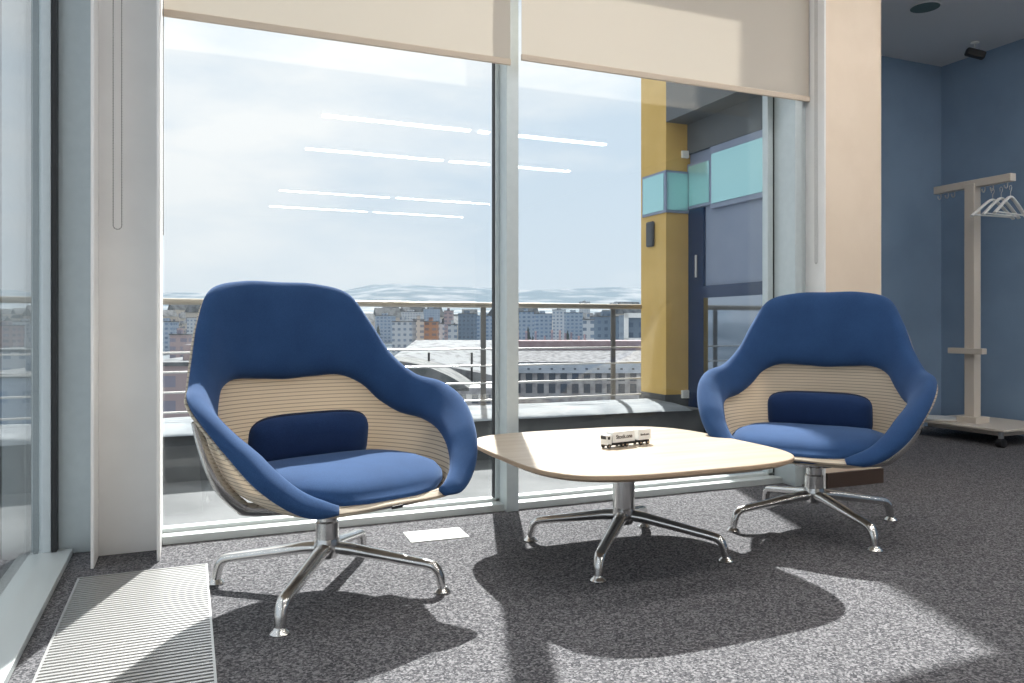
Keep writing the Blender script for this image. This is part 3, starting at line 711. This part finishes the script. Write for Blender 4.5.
B = [  # left px, right px, top y, bottom y, distance, facade, where
    (392, 412, 322, 352, 420, 0, 'pale grey low apartment block left of the orange block'),
    (413, 424, 320, 350, 445, 1, 'cream apartment block joined left of the orange block'),
    (424, 437, 322, 350, 425, 3, 'orange brown apartment block in view left of the mullion'),
    (438, 444, 324, 350, 440, 0, 'narrow pale stair tower right of the orange block'),
    (448, 457, 325, 350, 398, 0, 'pale striped block right of the narrow stair tower'),
    (444, 452, 311, 330, 640, 5, 'pinkish tall block behind the striped block'),
    (458, 474, 314, 342, 560, 4, 'dark slate block behind the snowy roof left of the railing post'),
    (474, 496, 316, 342, 600, 2, 'blue grey block by the railing post left of the mullion'),
    (375, 392, 316, 340, 700, 2, 'blue grey block just right of the left chair back'),
    (400, 420, 312, 330, 900, 0, 'small far pale block above the low block'),
    (424, 440, 309, 330, 1000, 2, 'small far blue grey block above the orange block'),
    (519, 534, 312, 342, 560, 2, 'blue grey block directly right of the mullion'),
    (536, 552, 314, 342, 600, 2, 'second blue grey block right of the mullion'),
    (553, 566, 310, 340, 680, 0, 'pale tall block third from the mullion'),
    (566, 583, 313, 342, 640, 2, 'blue grey block left of the white tower'),
    (583, 594, 320, 346, 330, 0, 'narrow white tower beside the dark glass offices'),
    (594, 625, 317, 346, 340, 4, 'dark glass office block behind the railing post'),
    (612, 624, 303, 318, 1300, 0, 'small far tower above the dark glass offices'),
    (580, 590, 302, 312, 1400, 0, 'small far tower above the white tower'),
    (170, 186, 335, 372, 300, 5, 'reddish pink house at the left end of the view'),
    (155, 172, 322, 345, 500, 2, 'blue grey block at the far left of the left pane'),
    (186, 215, 318, 340, 650, 0, 'pale block beside the left chair back edge'),
    (-10, 12, 326, 350, 420, 5, 'pinkish block seen through the side window'),
    (12, 30, 322, 344, 560, 0, 'pale block seen through the side window'),
    (30, 52, 324, 350, 460, 2, 'blue grey block at the frame edge of the side window'),
    (660, 690, 318, 350, 420, 0, 'pale block hidden behind the annexe'),
]
BP = [city_block(x0, x1, yt, yb, d, k, lab).location.copy() for x0, x1, yt, yb, d, k, lab in B]
# many small far houses scattered on the slope
random.seed(11)
hn = MB()
proto = empty('far_house', (0, 0, 0), label='tiny snowy-roofed house far away on the slope', cat='house', group='tiny far houses on the slope')
MB().box(-6, -5, 0, 6, 5, 7).build('walls', FM[1], proto)
MB().add([(-6.5, -5.5, 7), (6.5, -5.5, 7), (6.5, 5.5, 7), (-6.5, 5.5, 7), (-6.5, 0, 10.5), (6.5, 0, 10.5)], [(0, 1, 5, 4), (2, 3, 4, 5), (0, 4, 3), (1, 2, 5), (0, 3, 2, 1)]).build('roof', M['roofsnow'], proto)
spots = []
while len(spots) < 96:
    px = random.choice([random.uniform(365, 500), random.uniform(519, 640), random.uniform(-5, 50), random.uniform(160, 215)])
    d = random.uniform(750, 1650); p = at(px, 326, d); p.z = -24 + max(0, p.y - 250) * .022 - .5
    if all((p - q[0]).length > 44 for q in spots) and all((p - bp).length > 48 for bp in BP): spots.append((p, px, d))
for i, (p, px, d) in enumerate(spots):
    o = proto if i == 0 else copy_tree(proto)
    o.location = p; o.rotation_euler = (0, 0, random.uniform(-.8, .8)); s = random.uniform(1.0, 2.2); o.scale = (s, s, s * random.uniform(1, 1.9))
    wh = 'side window' if px < 60 else 'left pane beside the chair back' if px < 220 else 'left pane next to the mullion' if px < 505 else 'right pane'
    o['label'] = ('nearer' if d < 1150 else 'farther') + ' tiny snowy-roofed house on the slope, seen through the ' + wh

# white framed modern building
t = empty('office_building', at(636, 350, 230), -YAW, label='modern white framed office building next to the yellow column', cat='building')
MB().box(-3.2, 0, -18, 9, 14, 10.5).build('body', FM[4], t)
for z0, z1 in ((1.8, 3.6), (9.6, 11.0), (-6, -4.6)):
    MB().box(-3.6, -1.2, z0, 9, 0, z1).build('slab_frame', M['plastic_white'], t)
MB().box(-3.6, -1.2, -6, -2.4, 0, 11).build('side_frame', M['plastic_white'], t)
# long hall with snow roof, dormer dots and two rows of windows
D = 150
a, c = at(508, 398, D), at(700, 398, D)
t = empty('long_hall', (a.x, a.y, 0), -YAW, label='long hall with snowy roof and two rows of windows below the railing', cat='building')
LW = (c - a).length
zz = lambda y, d=D: .8 + (326 - y) / 772 * d
stone = noise_mat('stained_stone', (.28, .27, .28), (.44, .43, .44), .6, .9, detail=6)
MB().box(0, 0, -24, LW, 20, zz(373)).build('wall', stone, t)
MB().box(0, -.5, zz(373), LW, 19, zz(363)).build('parapet', noise_mat('grey_parapet', (.40, .44, .50), (.48, .52, .58), .5, .9), t)
MB().add([(0, -.2, zz(362)), (LW, -.2, zz(362)), (LW, 30, zz(350, 180)), (0, 30, zz(350, 180)), (0, -.2, zz(366)), (LW, -.2, zz(366)), (LW, 30, -10), (0, 30, -10)],
         [(0, 1, 2, 3), (4, 7, 6, 5), (0, 4, 5, 1), (3, 2, 6, 7), (0, 3, 7, 4), (1, 5, 6, 2)]).build('roof', noise_mat('blotchy_snow_roof', (.055, .055, .06), (.19, .19, .20), .9, .95, .38, .56, detail=8), t)
MB().box(0, 30, -10, LW, 44, zz(341, 180)).build('rear_roof', noise_mat('rust_pink_roof', (.30, .22, .23), (.36, .28, .29), .5, .9), t)
gm = mat('dark_window_pane', (.06, .075, .10), .3)
i = 0
x = 1.2
while x < LW - 2:
    for z0, h in ((zz(381), 1.5), (zz(393), 1.8)):
        MB().box(x, -.12, z0, x + 1.25, .1, z0 + h).build('window', gm, t)
    MB().box(x + .3, -.62, zz(369.5), x + .75, -.5, zz(368)).build('vent', gm, t)
    x += 2.25
x = 2.0
random.seed(5)
while x < LW * .55:
    h = random.uniform(1, 2.6); MB().box(x, 42, zz(341, 180), x + .5, 42.6, zz(341, 180) + h).build('chimney', FM[5], t); x += random.uniform(1.2, 2.4)
# hall with a barrel roof, left of the mullion
a, c = at(380, 400, 120), at(500, 400, 120)
t = empty('barrel_roof_hall', (a.x, a.y, 0), -YAW, label='low hall with curved dark roof and snow left of the mullion', cat='building')
W2 = (c - a).length; z1 = .8 - 62 / 772 * 120; z2 = .8 - 34 / 772 * 120
MB().box(0, 0, -24, W2, 12, z1).build('wall', stone, t)
rings = []
for y in (0.0, 14.0):
    rings.append([Vector((W2 * .74 * (j / 24), y, z1 + (z2 - z1) * (1 - (j / 24) ** 2.2))) for j in range(25)] + [Vector((W2 * .74, y, z1 - .5)), Vector((0, y, z1 - .5))])
MB().loops(rings).build('curved_roof', noise_mat('dark_membrane_roof', (.11, .12, .12), (.2, .2, .2), .4, .9), t)
MB().add([(0, 14, z2), (W2, 14, z1 + .8), (W2, 45, .8 - 14 / 772 * 165), (0, 45, .8 - 14 / 772 * 165), (0, 14, -20), (W2, 14, -20), (W2, 45, -20), (0, 45, -20)],
         [(0, 1, 2, 3), (4, 7, 6, 5), (0, 4, 5, 1), (3, 2, 6, 7), (0, 3, 7, 4), (1, 5, 6, 2)]).build('snow_roof', noise_mat('white_snow_roof', (.13, .13, .14), (.25, .26, .27), .5, .95, .35, .5), t)
x = 1.0
while x < W2 - 1.5:
    MB().box(x, -.1, z1 - 2.4, x + 1.0, .1, z1 - 1.0).build('window', gm, t)
    MB().box(x, -.1, z1 - 5.4, x + 1.0, .1, z1 - 4.0).build('window', gm, t); x += 1.9
for x in (6.0, 13.4):
    MB().box(x, 13, z1, x + .35, 13.4, z2 + .7).build('roof_pole', M['gasket'], t)
# low snowy roofs on the left end of the view
for (p0, p1, yt, yb, d, k, lab) in [(140, 225, 366, 384, 100, 5, 'low snowy-roofed shed below the railing at the left end'), (-30, 60, 352, 366, 140, 0, 'long low pale shed seen through the side window'), (-30, 60, 378, 392, 90, 2, 'long low grey shed nearest in the side window')]:
    city_block(p0, p1, yt, yb, d, k, lab, 'low_shed', depth=20, group=None)
# bare trees and dark conifers between the houses
tree_m = noise_mat('winter_tree', (.06, .08, .08), (.12, .13, .12), 1, .95)
random.seed(8)
def conifer(seed):
    random.seed(seed); prof = [(.3, 0), (.35, 1.4)]
    t = empty('conifer', (0, 0, 0), label='dark conifer standing between the town houses', cat='tree', group='dark conifers in the town')
    MB().lathe([(.35, 0), (.25, 2.0)], 8).build('trunk', M['skirt'], t)
    f = MB()
    for i in range(6):
        z = 1.5 + i * 1.7; r_ = 2.8 * (1 - i / 6.8); vs = []
        for j in range(14): a = 2 * math.pi * j / 14; q = r_ * (1 if j % 2 else .72) * random.uniform(.85, 1.1); vs.append((q * math.cos(a), q * math.sin(a), z + random.uniform(-.2, .2)))
        vs.append((0, 0, z + 2.8)); vs.append((0, 0, z + .3))
        f.add(vs, [(j, (j + 1) % 14, 14) for j in range(14)] + [((j + 1) % 14, j, 15) for j in range(14)])
    f.build('foliage', tree_m, t); return t
tp = conifer(4)
TP = []; tries = 0
while len(TP) < 18 and tries < 3000:
    tries += 1
    px = random.choice([random.uniform(368, 500), random.uniform(519, 640), random.uniform(455, 500)]); d = random.uniform(330, 620)
    p = at(px, 326, d)
    if any((Vector((p.x - q.x, p.y - q.y))).length < 10 for q in TP) or any((Vector((p.x - q.x, p.y - q.y))).length < 24 for q in BP): continue
    o = tp if not TP else copy_tree(tp); TP.append(p)
    o['label'] = 'dark conifer among the town blocks, seen through the ' + ('left pane' if px < 505 else 'right pane')
    o.location = (p.x, p.y, -24 + max(0, p.y - 250) * .022); s = random.uniform(.9, 1.7); o.scale = (s, s, s * 1.1)
